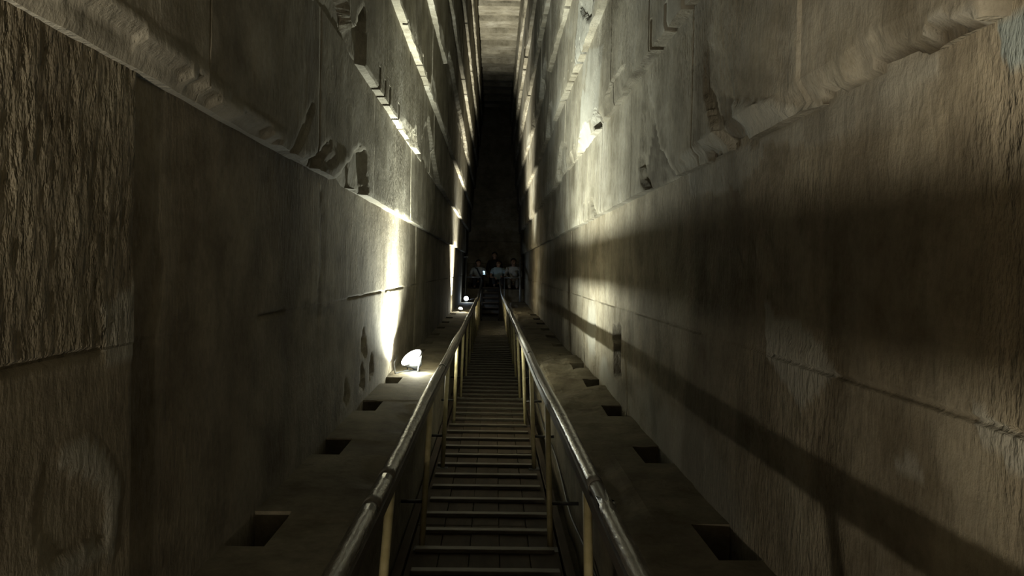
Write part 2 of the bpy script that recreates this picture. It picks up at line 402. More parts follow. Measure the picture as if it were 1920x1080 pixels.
def course(side, k, parent):
    vb = VB[side]; lo, hi = vb[k], vb[k + 1]
    xk = XB[side] - CORB * k
    slots = [(d, h, w * 1.25, dep * 1.6) for d, h, w, dep in SLOTS.get((side, k), [])]
    extra = []
    for (d, h, w, dep) in slots:
        extra += [d - w / 2 - .004, d - w / 2 + .004, d + w / 2 - .004, d + w / 2 + .004]
    sd_ = 100 + k * 31 + (0 if side < 0 else 7)
    rg = random.Random(sd_)
    joints = []
    d = D_NEAR + rg.uniform(.3, 1.5)
    while d < D_FAR:
        joints.append(d); d += rg.uniform(1.3, 2.6)
    if side < 0 and k == 0:
        joints = [j for j in joints if not 1.2 < j < 10.2] + [2.42]
    if side > 0 and k == 0: joints = [j for j in joints if not .8 < j < 6.6]
    for j in joints: extra += [j - .011, j - .004, j + .004, j + .011]
    ds = d_grid(extra)
    step = .022 if k < 2 else .03
    nv = max(8, int((hi - lo) / step))
    vs = np.linspace(lo - (.7 if k == 0 else 0), hi + .04, nv + (14 if k == 0 else 0))
    for (dd, h, w, dep) in slots: vs = np.append(vs, [lo + h - .003, lo + h + .003])
    if k == 0: vs = np.append(vs, [JOINT_H[side] - .012, JOINT_H[side] - .004, JOINT_H[side] + .004, JOINT_H[side] + .012])
    vs = np.unique(np.round(vs, 4))
    D, V = np.meshgrid(ds, vs, indexing='ij')
    rec = (fbm(D * .9, V * .9, 3, sd_) - .5) * (.008 if side < 0 else .016) + (fbm(D * 9, V * 2.5, 3, sd_ + 3) - .5) * (.005 if side < 0 else .010)
    # block offsets and the joints between blocks
    js = np.sort(np.array(joints))
    idx = np.searchsorted(js, D)
    offs = np.array([rg.uniform(-.006, .006) for _ in range(len(js) + 1)])
    if side < 0 and k == 0:
        offs[np.searchsorted(js, 2.0)] = -.012; offs[np.searchsorted(js, 3.0)] = .006
    rec = rec + offs[idx]
    wob = (noise2(D * 3, V * 5, sd_ + 9) - .5) * .012
    for j in js:
        rec += np.where(np.abs(D - j + wob * .5) < .006, .010, 0)
    if k == 0:
        jh = JOINT_H[side]
        rec += np.where(V < jh, .004 if side < 0 else -.006, 0)
        rec += np.where(np.abs(V - jh + wob * .4) < .006, .010 * (noise2(D * 2, D * 0, sd_) > .35), 0)
        if side < 0:   # rough tooling on the near block
            near = (D < 2.42) & (V > jh)
            rec += np.where(near, (fbm(D * 44, V * 19, 3, 77) - .5) * .009, 0)
    # worn, chipped lower edge
    chip_amt = (.030 if side < 0 else .050) if k else 0
    if k:
        ch = np.clip(fbm(ds * .8, ds * 0 + k * 3.1, 4, sd_ + 21) - .50, 0, 1) * 3.0
        ch = np.clip(ch, 0, 1)[:, None] * chip_amt
        hh = (.05 + .10 * noise2(ds * 1.7, ds * 0 + 5.5, sd_ + 5))[:, None]
        fall = np.clip(1 - (V - lo) / hh + (fbm(D * 7, V * 9, 3, sd_ + 2) - .5) * .9, 0, 1)
        rec += ch * np.minimum(fall * 1.6, 1) * (V - lo < hh * 1.5)
        rec += .012 * np.clip(1 - (V - lo) / .02, 0, 1) * noise2(D * 6, V * 6, sd_ + 40)
    cem = np.zeros(D.shape); blu = np.zeros(D.shape)
    pd = D + (fbm(D * 5, V * 7, 3, sd_ + 60) - .5) * .10 * np.clip(D / 5, .4, 1.6)
    pv = V + (fbm(D * 5, V * 7, 3, sd_ + 61) - .5) * .07
    for poly, d0, d1 in SPALLS.get((side, k), []):
        ins = inside(poly, pd, pv)
        vmin = min(q[1] for q in poly); vmax = max(q[1] for q in poly)
        f = np.clip((V - vmin) / max(vmax - vmin, .01), 0, 1)
        rec += np.where(ins, (d0 + (d1 - d0) * f) * (.75 + .5 * fbm(D * 4, V * 3, 3, sd_ + 70)), 0)
    for (d, h, w, dep) in slots:
        rec += np.where((np.abs(D - d) < w / 2) & (V - lo < h), dep, 0)
    for poly, a in CEMENT.get((side, k), []):
        ins = inside(poly, pd, pv)
        cem = np.maximum(cem, np.where(ins, a * (.7 + .5 * fbm(D * 8, V * 8, 3, 5)), 0)); rec += np.where(ins, -.004, 0)
    dirt_shade = np.zeros(D.shape)
    for poly, a in DARK_AREAS.get((side, k), []):
        dirt_shade = np.maximum(dirt_shade, np.where(inside(poly, pd, pv), a * np.clip(.1 + 1.7 * fbm(D * 9, V * 12, 3, sd_ + 95), 0, 1), 0))
    dirt_shade = np.maximum(dirt_shade, np.clip((fbm(D * 1.6, V * .8, 4, sd_ + 96) - .62) * 4, 0, .35))
    for (d, h, w, dep) in slots: dirt_shade = np.maximum(dirt_shade, np.where((np.abs(D - d) < w / 2) & (V - lo < h), .95, 0))  # slots painted near black: the shade of the recess put into the colour
    tooled = np.where((D < 2.42) & (V > JOINT_H[-1]), 1.0, .12) if (side < 0 and k == 0) else np.clip((fbm(D * .7, V * .7, 3, sd_ + 97) - .52) * 5, .06, .6)
    if side > 0:   # scattered lighter repair patches
        cem = np.maximum(cem, np.clip((fbm(D * .45, V * .9, 4, sd_ + 90) - .60) * 6, 0, .5))
        if k == 0:
            ins = inside([(1.76, .53), (1.58, .53), (1.60, .42), (1.71, .425), (1.74, .47)], pd * .6 + D * .4, pv * .5 + V * .5)
            blu = np.where(ins, 1.0, 0); rec += np.where(ins, -.004, 0)
    X = side * (xk + rec)
    nd, nvv = D.shape
    verts = np.stack([X, D, V], -1).reshape(-1, 3)
    ii, jj = np.meshgrid(np.arange(nd - 1), np.arange(nvv - 1), indexing='ij')
    a = (ii * nvv + jj).ravel(); b = ((ii + 1) * nvv + jj).ravel(); c = b + 1; e = a + 1
    faces = np.stack([a, b, c, e] if side > 0 else [a, e, c, b], -1)
    cem = cem.ravel(); blu = blu.ravel(); dirt_shade = dirt_shade.ravel(); tooled = tooled.ravel()
    if k:   # underside of the overhang
        nose = np.abs(X[:, 0]); outer = np.maximum(xk + CORB + .035, nose + .01)
        rows = []
        for q, tt in enumerate((0.0, .33, .66, 1.0)):
            xx = nose + (outer - nose) * tt
            zz = lo + (0 if q == 0 else 1) * (noise2(ds * 5, ds * 0 + q, sd_ + 50) - .5) * .008
            if q: # slots run on across the underside
                for (d, h, w, dep) in slots: zz = zz + np.where(np.abs(ds - d) < w / 2 * .6, .035, 0)
            rows.append(np.stack([side * xx, ds, zz], -1))
        base = len(verts)
        s = np.stack(rows, 1).reshape(-1, 3)
        verts = np.concatenate([verts, s])
        ii, jj = np.meshgrid(np.arange(nd - 1), np.arange(3), indexing='ij')
        a = base + (ii * 4 + jj).ravel(); b = base + ((ii + 1) * 4 + jj).ravel(); c = b + 1; e = a + 1
        faces = np.concatenate([faces, np.stack([a, e, c, b] if side > 0 else [a, b, c, e], -1)])
        add = np.zeros(len(s))
        sdark = np.where((s[:, 1] > 5.1) & (s[:, 1] < 7.2), .8, 0) * noise2(s[:, 1] * 7, s[:, 0] * 30, 8) if (side > 0 and k == 2) else add  # underside coloured darker along this stretch
        pale_under = np.where(s[:, 1] < 4.0, .75, 0) * (.6 + .6 * noise2(s[:, 1] * 4, s[:, 0] * 30, 3)) if (side < 0 and k == 1) else add  # near part of the underside coloured paler
        cem = np.concatenate([cem, pale_under]); blu = np.concatenate([blu, add]); dirt_shade = np.concatenate([dirt_shade, sdark]); tooled = np.concatenate([tooled, add + .3])
    me = bpy.data.meshes.new('corbel_course')
    me.vertices.add(len(verts)); me.vertices.foreach_set('co', verts.astype(np.float32).ravel())
    nf = len(faces)
    me.loops.add(nf * 4); me.polygons.add(nf)
    me.loops.foreach_set('vertex_index', faces.astype(np.int32).ravel())
    me.polygons.foreach_set('loop_start', np.arange(0, nf * 4, 4, dtype=np.int32))
    me.update(calc_edges=True)
    for nm, ar in (('cement', cem), ('blue_paint', blu), ('dirt_shade', dirt_shade), ('tooled', tooled)):
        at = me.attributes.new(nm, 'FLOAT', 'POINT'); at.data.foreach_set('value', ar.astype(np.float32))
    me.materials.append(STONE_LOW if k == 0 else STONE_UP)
    me.validate()
    nm = 'wall_' + ('left' if side < 0 else 'right')
    o = bpy.data.objects.new(nm if parent is None else 'corbel_course', me)
    return link(o, parent)

for side in (-1, 1):
    w_ = sloped(course(side, 0, None)); w_['kind'] = 'structure'
    for k in range(1, 8): course(side, k, w_)

def grid_obj(name, us, vs, fn, m, flip=False, cement=None):
    U, Vv = np.meshgrid(us, vs, indexing='ij')
    P = fn(U, Vv)
    verts = np.stack(P, -1).reshape(-1, 3)
    nu, nv = U.shape
    ii, jj = np.meshgrid(np.arange(nu - 1), np.arange(nv - 1), indexing='ij')
    a = (ii * nv + jj).ravel(); b = a + nv; c = b + 1; e = a + 1
    faces = np.stack([a, b, c, e] if not flip else [a, e, c, b], -1)
    o = mesh_obj(name, verts.tolist(), faces.tolist(), m)
    return sloped(o)

# stone ramps along both walls, with the square notches cut beside the wall
def stone_ramp(side, notches, name):
    extra = []
    for c in notches: extra += [c - .23, c - .222, c + .222, c + .23]
    ds = np.unique(np.round(np.concatenate([np.arange(D_NEAR, 28.4, .06), np.array(extra)]), 4))
    ss = np.concatenate([np.linspace(0, .66, 10), np.linspace(.68, .84, 5), np.linspace(.86, .9999, 6), [1.0 - 0, 1.025, 1.07, 1.12]])
    # running coordinate: 0..0.66 up the inner face, 0.68..0.84 round the arris, then the top out to the wall
    prof = [(.53, -1.78 + .65 * t) for t in np.linspace(0, 1, 10)] + [(.535, -1.11), (.545, -1.09), (.56, V0 - .004)] + [(x, V0) for x in np.concatenate([np.linspace(.59, .85, 9), [.868, .876], np.linspace(.90, 1.09, 5)])]
    prof = np.array(prof)
    idx = np.arange(len(prof))
    def fn(Dg, I):
        I = I.astype(int); x = prof[I, 0]; v = prof[I, 1].copy()
        top = v > V0 - .03
        n = (fbm(Dg * 2.2, x * 4 + side * 9, 4, 300 + side) - .5)
        amp = np.where(top, .009, .0)
        if side > 0: amp = np.where(top & (Dg > 6.2) & (Dg < 11), .075, amp)
        blk = np.floor(Dg / 1.6 + side * .3 + (noise2(x * 6, Dg * 0, 4) - .5) * .12).astype(int)
        v = v + n * amp + np.where(top, (((blk * 7919) % 13) / 13 - .5) * .03 * (1 if side < 0 else 1.6), 0)
        # broken inner arris
        br = np.clip(fbm(Dg * 1.1, Dg * 0 + side, 3, 320) - .5, 0, 1) * (.25 if side < 0 else .5)
        edge = np.clip(1 - (x - .53) / .18, 0, 1)
        v = v - np.where(top, br * edge, 0)
        xx = x + np.where(~top, (fbm(Dg * 2.5, v * 5, 3, 330) - .5) * .03, 0)
        cut = np.zeros(Dg.shape, bool)
        for c in notches: cut |= (np.abs(Dg - c) < .226) & (x > .872)
        v = v - np.where(cut, .16, 0)
        return (side * xx, Dg, v)
    o = grid_obj(name, ds, idx, fn, STONE_FLOOR, flip=side < 0)
    o['kind'] = 'structure'
    return o
stone_ramp(-1, [-2.6, .45, 1.93, 3.52, 5.12, 6.61, 8.1 - .02, 10.9, 12.4, 13.9, 15.4, 16.9, 18.4, 19.9, 23.2, 24.7], 'trim_1')
stone_ramp(1, [-1.2, .35, 1.85, 3.41, 4.98, 6.52, 7.97, 9.35, 10.9, 12.4, 13.9, 15.4, 16.9, 18.4, 19.9, 21.4, 22.9, 24.4], 'trim_2')

fl = grid_obj('floor', np.arange(D_NEAR, 28.6, .12), np.linspace(-.62, .62, 15),
              lambda Dg, X: (X, Dg, -1.74 + (fbm(Dg * 2, X * 3, 4, 400) - .5) * .05), STONE_FLOOR, flip=True)
fl['kind'] = 'structure'

# ceiling: slabs laid like roof tiles, each lower end standing proud
def ceiling_fn(Dg, X):
    edges = np.cumsum(np.array([1.02, 1.25, 1.12, 1.3, .95, 1.2, 1.1, 1.28] * 8)) + D_NEAR - .5
    i = np.searchsorted(edges, Dg) - 1
    i = np.clip(i, 0, len(edges) - 2)
    f = np.clip((Dg - edges[i]) / (edges[i + 1] - edges[i]), 0, 1)
    h = ((i * 7919) % 11) / 11
    v = 6.42 - .075 * (1 - f) - .05 * (h - .5) + (fbm(Dg * 3, X * 3, 4, 500) - .5) * .05
    v = v + np.where(f > .55 + .3 * h, .10 * noise2(X * 5, Dg * 6, 510) + .02, 0)
    v = v + np.where((f < .025), .06, 0)
    return (X, Dg, v)
ce = grid_obj('ceiling', np.arange(D_NEAR, D_FAR, .04), np.linspace(-.62, .62, 14), ceiling_fn, STONE_UP)
ce['kind'] = 'structure'

# head of the gallery: the great step, its platform and the end wall with a low way out
Y_STEP, Z_FOOT, Z_TOP, Y_END = 25.75, 12.45, 13.62, 27.75
def world_grid(name, us, vs, fn, m, flip=False):
    o = grid_obj(name, us, vs, fn, m, flip); o.location = (0, 0, 0); o.rotation_euler = (0, 0, 0); o['kind'] = 'structure'; return o
xs = np.linspace(-1.1, 1.1, 30)
world_grid('trim_3', xs, np.array([Z_FOOT - .6, 12.6, 12.8, 13.0, 13.2, 13.4, 13.56, 13.61, 13.62]),
           lambda X, Z: (X, Y_STEP + np.where(Z > 13.615, .03, 0) + (fbm(X * 3, Z * 4, 3, 600) - .5) * .05, Z + (fbm(X * 4, Z * 0, 3, 601) - .5) * .02), STONE_FLOOR)
bm = bmesh.new()
add_box(bm, (0, (Y_STEP + Y_END) / 2 + .32, Z_TOP - .2), (2.2, Y_END - Y_STEP + .6, .4), bevel=.01)
o = bm_obj('trim_4', bm, STONE_FLOOR); o['kind'] = 'structure'
bm = bmesh.new()
for cx, sx, z0, z1 in ((-.82, .60, Z_TOP, Z_TOP + 1.1), (.82, .60, Z_TOP, Z_TOP + 1.1), (0, 2.24, Z_TOP + 1.1, 23.3)):
    add_box(bm, (cx, Y_END + .3, (z0 + z1) / 2), (sx, .6, z1 - z0))
for k in range(1, 8):
    z = Z_TOP + 1.0 + k * .9
    add_box(bm, (0, Y_END + .15 - .035 * k, (z + 23.3) / 2), (2.24, .3 + .0, 23.3 - z), bevel=.006)
add_box(bm, (0, Y_END + 1.6, Z_TOP + .55), (1.3, .1, 1.3))
o = bm_obj('wall_back', bm, STONE_UP); o['kind'] = 'structure'

# ------------------------------------------------------------------ wooden walkway between the ramps
CL = .355
wk = thing('wooden_walkway', 'dark timber walkway with pale worn cross cleats climbing between the two handrails', 'walkway', (0, 0, -1.66))
for i in range(16):
    d0 = -1.0 - 3 * 6 * CL + i * 6 * CL; d1 = d0 + 6 * CL - .006
    bm = bmesh.new()
    for j in range(5):
        add_box(bm, (-.37 + j * .172, (d0 + d1) / 2, .012 + random.uniform(-.003, .003)), (.168, d1 - d0, .035), bevel=.004)
    bm_obj('deck_board', bm, DECK, wk)
for sx in (-.49, .44):
    bm = bmesh.new(); add_box(bm, (sx, 9.8, -.01), (.05, 34.0, .09), bevel=.004); bm_obj('side_stringer', bm, DECK, wk)
for i in range(77):
    d = -1.0 + .2 + i * CL
    w_ = random.uniform(-.01, .01); tl = random.uniform(-.004, .004)
    bm = bmesh.new()
    add_box(bm, (-.025 + w_, d, .041), (.80, .06, .026), Matrix.Rotation(tl, 3, 'Z'), bevel=.006)
    bm_obj('cross_cleat', bm, CLEAT, wk)

# ------------------------------------------------------------------ handrails
RAIL_PROF = [(.026 * math.cos(k * math.pi / 7), .023 * math.sin(k * math.pi / 7)) for k in range(14)]
BAR_PROF = [(-.017, -.018), (.017, -.018), (.020, -.012), (.020, .026), (-.020, .026), (-.020, -.012)]
def rail_path(side):
    pts = []
    for d in np.arange(-7.2, 27.6, .3):
        if side < 0: x = np.interp(d, [-2, 2, 7, 15, 22, 28], [-.372, -.372, -.382, -.387, -.416, -.39])
        else: x = np.interp(d, [-2, 2, 4.2, 7, 14.6, 22, 28], [.387, .378, .360, .334, .314, .276, .20])
        v = np.interp(d, [-2, 22.5, 24.5, 28], [-.752, -.752, -.672, -.34])
        pts.append((float(x), float(d), float(v) + .006 * math.sin(d * 1.7 + side)))
    return pts
def handrail(side):
    lab = ('left hand dark rail on cream painted posts, between the walkway and the lamps' if side < 0 else 'right hand dark rail on cream painted posts with a torn shiny sleeve')
    base = Vector((-.39 if side < 0 else .36, 0, -1.64))
    t = thing('handrail', lab, 'handrail', tuple(base), group='handrails of the walkway')
    path = rail_path(side)
    loc = [Vector(p) - base for p in path]
    def at(d):
        return Vector((float(np.interp(d, [p[1] for p in path], [p[0] for p in path])), d, float(np.interp(d, [p[1] for p in path], [p[2] for p in path])))) - base
    bm = bmesh.new(); sweep(bm, loc, RAIL_PROF); bm_obj('rail', bm, RAILWOOD, t, True)
    bm = bmesh.new(); sweep(bm, [p + Vector((.010 * (-side), 0, -.044)) for p in loc], BAR_PROF); bm_obj('under_bar', bm, RAILWOOD, t)
    # worn plastic sleeves drawn over the rail, with gaps where they have torn
    spans = [(-6.9, 2.62), (2.66, 3.02), (3.05, 6.4), (6.44, 11.8), (11.86, 17.5), (17.56, 23.5)] if side < 0 else [(-6.9, 2.72), (2.95, 7.4), (7.45, 13.0), (13.06, 18.5), (18.56, 24.0)]
    for d0, d1 in spans:
        bm = bmesh.new()
        prof = [(x * 1.09, v * 1.12 + .001) for x, v in RAIL_PROF]
        n = max(3, int((d1 - d0) / .07))
        sweep(bm, [at(d0 + (d1 - d0) * q / n) + Vector((random.uniform(-.001, .001), 0, random.uniform(-.0012, .0012))) for q in range(n + 1)], prof)
        if side > 0 and abs(d1 - 2.72) < .01:     # ragged, lifted end
            bm.verts.ensure_lookup_table()
            for q, v in enumerate(bm.verts[-14:]): v.co.y += (.08 if q % 3 == 0 else -.03) ; v.co.z += .012 * (q % 2); v.co.x *= 1.0
        bm_obj('plastic_sleeve', bm, SLEEVE, t, True)
    feet = [-6.7, -4.8, -2.8, -.9, 1.0, 2.82, 4.93, 6.95, 8.85, 10.75, 12.7, 14.6, 16.5, 18.4, 20.3, 22.2, 24.1]
    fx = -.392 if side < 0 else .358
    for d in feet:
        foot = Vector((fx - base.x, d, 0.0))
        # plumb post up to the rail
        h = (.888 - .058) / CT
        top = foot + UP * h
        rp = at(top.y); top = Vector((rp.x, top.y, rp.z - .058)) 
        bm = bmesh.new(); add_tube(bm, [foot, foot.lerp(top, .5), top], .0175, 12)
        p = bm_obj('post', bm, CREAM, t, True)
        bm = bmesh.new(); add_box(bm, foot + Vector((0, 0, .006)), (.09, .09, .012), bevel=.002); bm_obj('base_plate', bm, BLACKMETAL, p)
        mid = foot.lerp(top, .30)
        end = Vector((side * .545 - base.x, mid.y, mid.z))
        bm = bmesh.new(); add_tube(bm, [mid, end], .011, 8); bm_obj('wall_bracket', bm, BLACKMETAL, t, True)
    return t
handrail(-1); handrail(1)

# thin cable sagging along the inner face of the right ramp
bm = bmesh.new()
pts = [(.505 + .012 * math.sin(d * 2.3), d, -1.53 + .09 * math.sin(d * 1.1) ** 2) for d in np.arange(1.5, 24, .15)]
add_tube(bm, pts, .007, 6)
cb_ = sloped(bm_obj('power_cable', bm, RUBBER, None, True))
tag(cb_, 'thin black cable looping along the side of the right stone ramp', 'cable')

# ------------------------------------------------------------------ floodlights
def floodlight(name_label, loc, aim, rad, lens_mat, col, power, spot_power, spot_aim, spot_size, cable_to, bulb, wash=0, wash_aim=(0, 0, 1), wash_size=176):
    base = Vector(loc)
    t = thing('floodlight', name_label, 'lamp', loc, group='floodlights along the left ramp')
    aim = Vector(aim).normalized()
    c = Vector((0, 0, rad * 1.02 + .012))
    q = aim.to_track_quat('Z', 'Y').to_matrix().to_4x4()
    mt = Matrix.Translation(c) @ q
    bm = bmesh.new()
    add_lathe(bm, [(rad * .30, -rad * .95), (rad * .42, -rad * .92), (rad * .55, -rad * .6), (rad * .90, -rad * .16), (rad * 1.03, -.004), (rad * 1.03, .010), (rad * .96, .010)], mt)
    bm_obj('housing', bm, BLACKMETAL, t, True)
    bm = bmesh.new()
    add_lathe(bm, [(rad * .95, .004), (rad * .93, .016), (rad * .75, .03), (rad * .4, .042), (rad * .05, .046)], mt)
    bm_obj('lens', bm, lens_mat, t, True)
    bm = bmesh.new()   # yoke and foot
    x_ax = (q @ Vector((1, 0, 0))).normalized()
    for s in (-1, 1):
        a = c + x_ax * rad * 1.06 * s - aim * .02
        b = Vector((a.x * .8, a.y * .8, .012))
        if a.z < .03: a.z = .03
        add_tube(bm, [a, b], .008, 6)
    add_box(bm, (0, 0, .007), (rad * 1.3, rad * 1.2, .014), bevel=.003)
    bm_obj('stand', bm, BLACKMETAL, t)
    if cable_to:
        p = [Vector((-.02, -.03, .02))] + [Vector(k) for k in cable_to]
        sm = []
        for i in range(len(p) - 1):
            for s in range(5): sm.append(p[i].lerp(p[i + 1], s / 5))
        sm.append(p[-1])
        bm = bmesh.new(); add_tube(bm, sm, .006, 6); bm_obj('power_cord', bm, RUBBER, t, True)
    front = Vector(bulb)
    if power:
        ld = bpy.data.lights.new('bulb_light', 'POINT'); ld.energy = power; ld.color = col; ld.shadow_soft_size = .022
        lo = bpy.data.objects.new('bulb_light', ld); link(lo, t); lo.location = front
    if wash:      # the reflector's wide half of the light
        ld = bpy.data.lights.new('reflector_light', 'SPOT'); ld.energy = wash; ld.color = col; ld.shadow_soft_size = .022
        ld.spot_size = math.radians(wash_size); ld.spot_blend = .7
        lo = bpy.data.objects.new('reflector_light', ld); link(lo, t); lo.location = front
        lo.rotation_euler = (-Vector(wash_aim)).to_track_quat('Z', 'Y').to_euler()
    if spot_power:
        ld = bpy.data.lights.new('beam_light', 'SPOT'); ld.energy = spot_power; ld.color = col; ld.shadow_soft_size = .022
        ld.spot_size = math.radians(spot_size); ld.spot_blend = .9
        lo = bpy.data.objects.new('beam_light', ld); link(lo, t); lo.location = c + aim * .09 + Vector((.05, 0, 0))
        lo.rotation_euler = (-Vector(spot_aim)).to_track_quat('Z', 'Y').to_euler()
    return t

floodlight('large round white floodlight glaring on the left ramp, nearest the camera', (-.825, 8.75, V0 + .005), (-.52, -.36, .78), .124,
           GLASS_WHITE, LAMP_WHITE, 14, 1080, (.0, .30, 1), 118, [(-.1, -.12, .012), (-.14, -.25, .012), (-.17, -.1, .10), (-.172, .2, .14)], (.070, -.15, .075), 800, (.12, .10, .98))
floodlight('small warm bulb on a dark base on the left ramp, beyond the large floodlight', (-.80, 20.9, V0 + .005), (.12, -.35, .93), .058,
           GLASS_WARM, LAMP_WARM, 14, 3000, (-.02, .0, 1), 100, [(-.08, -.1, .012), (-.2, -.2, .012)], (.02, -.05, .135))
floodlight('small bluish white floodlight at the head of the left rail, farthest of the three lamps', (-.86, 26.95, V0 + .03), (.25, -.9, .2), .078,
           GLASS_BLUE, LAMP_BLUE, 9, 0, (0, 0, 1), 60, [(.2, .0, .08), (.43, .05, .10)], (.03, -.1, .11))
# the next lamp of the row, about four paces behind the camera
floodlight('floodlight of the left ramp standing behind the camera', (-.82, -.75, V0 + .005), (-.1, .5, .8), .10,
           GLASS_WARM, LAMP_NEAR, 88, 0, (-.1, 0, 1), 70, None, (.06, .14, .075), 500, (.20, -.04, .98), 158)

# ------------------------------------------------------------------ rails and poles at the top of the stair
def guard(side):
    x0, x1 = (-.93, -.42) if side < 0 else (.88, .36)
    lab = 'grey pole and bar closing the platform left of the stair' if side < 0 else 'grey pole and bar closing the platform right of the stair'
    y = Y_STEP - .10
    t = thing('guard_rail', lab, 'railing', (x0, y, 13.09), slope=False, group='guard rails on the platform')
    bm = bmesh.new(); add_tube(bm, [(0, 0, 0), (0, 0, 1.62)], .032, 12); bm_obj('pole', bm, STEEL, t, True)
    bm = bmesh.new(); add_tube(bm, [(0, 0, .90), (x1 - x0, 0, .90)], .022, 10); bm_obj('top_bar', bm, STEEL, t, True)
    bm = bmesh.new(); add_tube(bm, [(x1 - x0, .02, .02), (x1 - x0, 0, .92)], .022, 10); bm_obj('end_post', bm, STEEL, t, True)
    if side < 0:
        bm = bmesh.new(); add_box(bm, (-.02, 0, 1.64), (.16, .05, .05), bevel=.005); bm_obj('pole_cap', bm, STEEL, t)
    return t
guard(-1); guard(1)

# short steep stair from the walkway up onto the platform
t = thing('stair', 'short dark steep stair joining the walkway to the platform between the rail ends', 'stair', (-.09, Y_STEP - .75, 12.2), slope=False)
for k in range(6):
    bm = bmesh.new(); add_box(bm, (0, .125 * k + .07, .236 * (k + 1) - .015), (.52, .16, .03), bevel=.004); bm_obj('tread', bm, DECK, t)
    bm = bmesh.new(); add_box(bm, (0, .125 * k + .135, .236 * (k + 1) - .135), (.50, .02, .21)); bm_obj('riser', bm, BLACKMETAL, t)
for sx in (-.27, .27):
    bm = bmesh.new(); add_box(bm, (sx, .40, .70), (.03, .14, 1.66), Matrix.Rotation(math.radians(-28), 3, 'X'), bevel=.004); bm_obj('stringer', bm, BLACKMETAL, t)

# ------------------------------------------------------------------ people
def skin_obj(name, pts, edges, m, parent, sub=1):
    names = list(pts)
    me = bpy.data.meshes.new(name)
    me.from_pydata([pts[n][0] for n in names], [(names.index(a), names.index(b)) for a, b in edges], [])
    me.materials.append(m)
    o = link(bpy.data.objects.new(name, me), parent)
    sk = o.modifiers.new('skin', 'SKIN'); sk.use_smooth_shade = True
    for i, n in enumerate(names):
        r = pts[n][1]
        sv = me.skin_vertices[0].data[i]
        sv.radius = (r, r) if not isinstance(r, tuple) else r
        sv.use_root = (i == 0)
    if sub:
        s = o.modifiers.new('subdivision', 'SUBSURF'); s.levels = sub; s.render_levels = sub
    return o

def hand(pts, edges, wrist, key, d, side_v, curl):
    """palm, four fingers and a thumb growing from a wrist; d points along the hand"""
    d = d.normalized(); s = side_v.normalized(); n = d.cross(s).normalized()
    w = Vector(pts[wrist][0])
    pts[key + 'palm'] = (w + d * .06, (.028, .022)); edges.append((wrist, key + 'palm'))
    for i, (off, ln) in enumerate(((-.028, .072), (-.010, .082), (.009, .076), (.026, .060))):
        a = w + d * .095 + s * off; b = a + (d * .8 + n * curl).normalized() * ln * .55; c = b + (d * .3 + n * curl * 1.6).normalized() * ln * .45
        pts[f'{key}f{i}a'] = (a, .0095); pts[f'{key}f{i}b'] = (b, .0085); pts[f'{key}f{i}c'] = (c, .007)
        edges += [(key + 'palm', f'{key}f{i}a'), (f'{key}f{i}a', f'{key}f{i}b'), (f'{key}f{i}b', f'{key}f{i}c')]
    a = w + d * .035 - s * .035; b = a + (d * .7 - s * .6 + n * curl * .5).normalized() * .05
    pts[key + 't0'] = (a, .012); pts[key + 't1'] = (b, .009); edges += [(key + 'palm', key + 't0'), (key + 't0', key + 't1')]

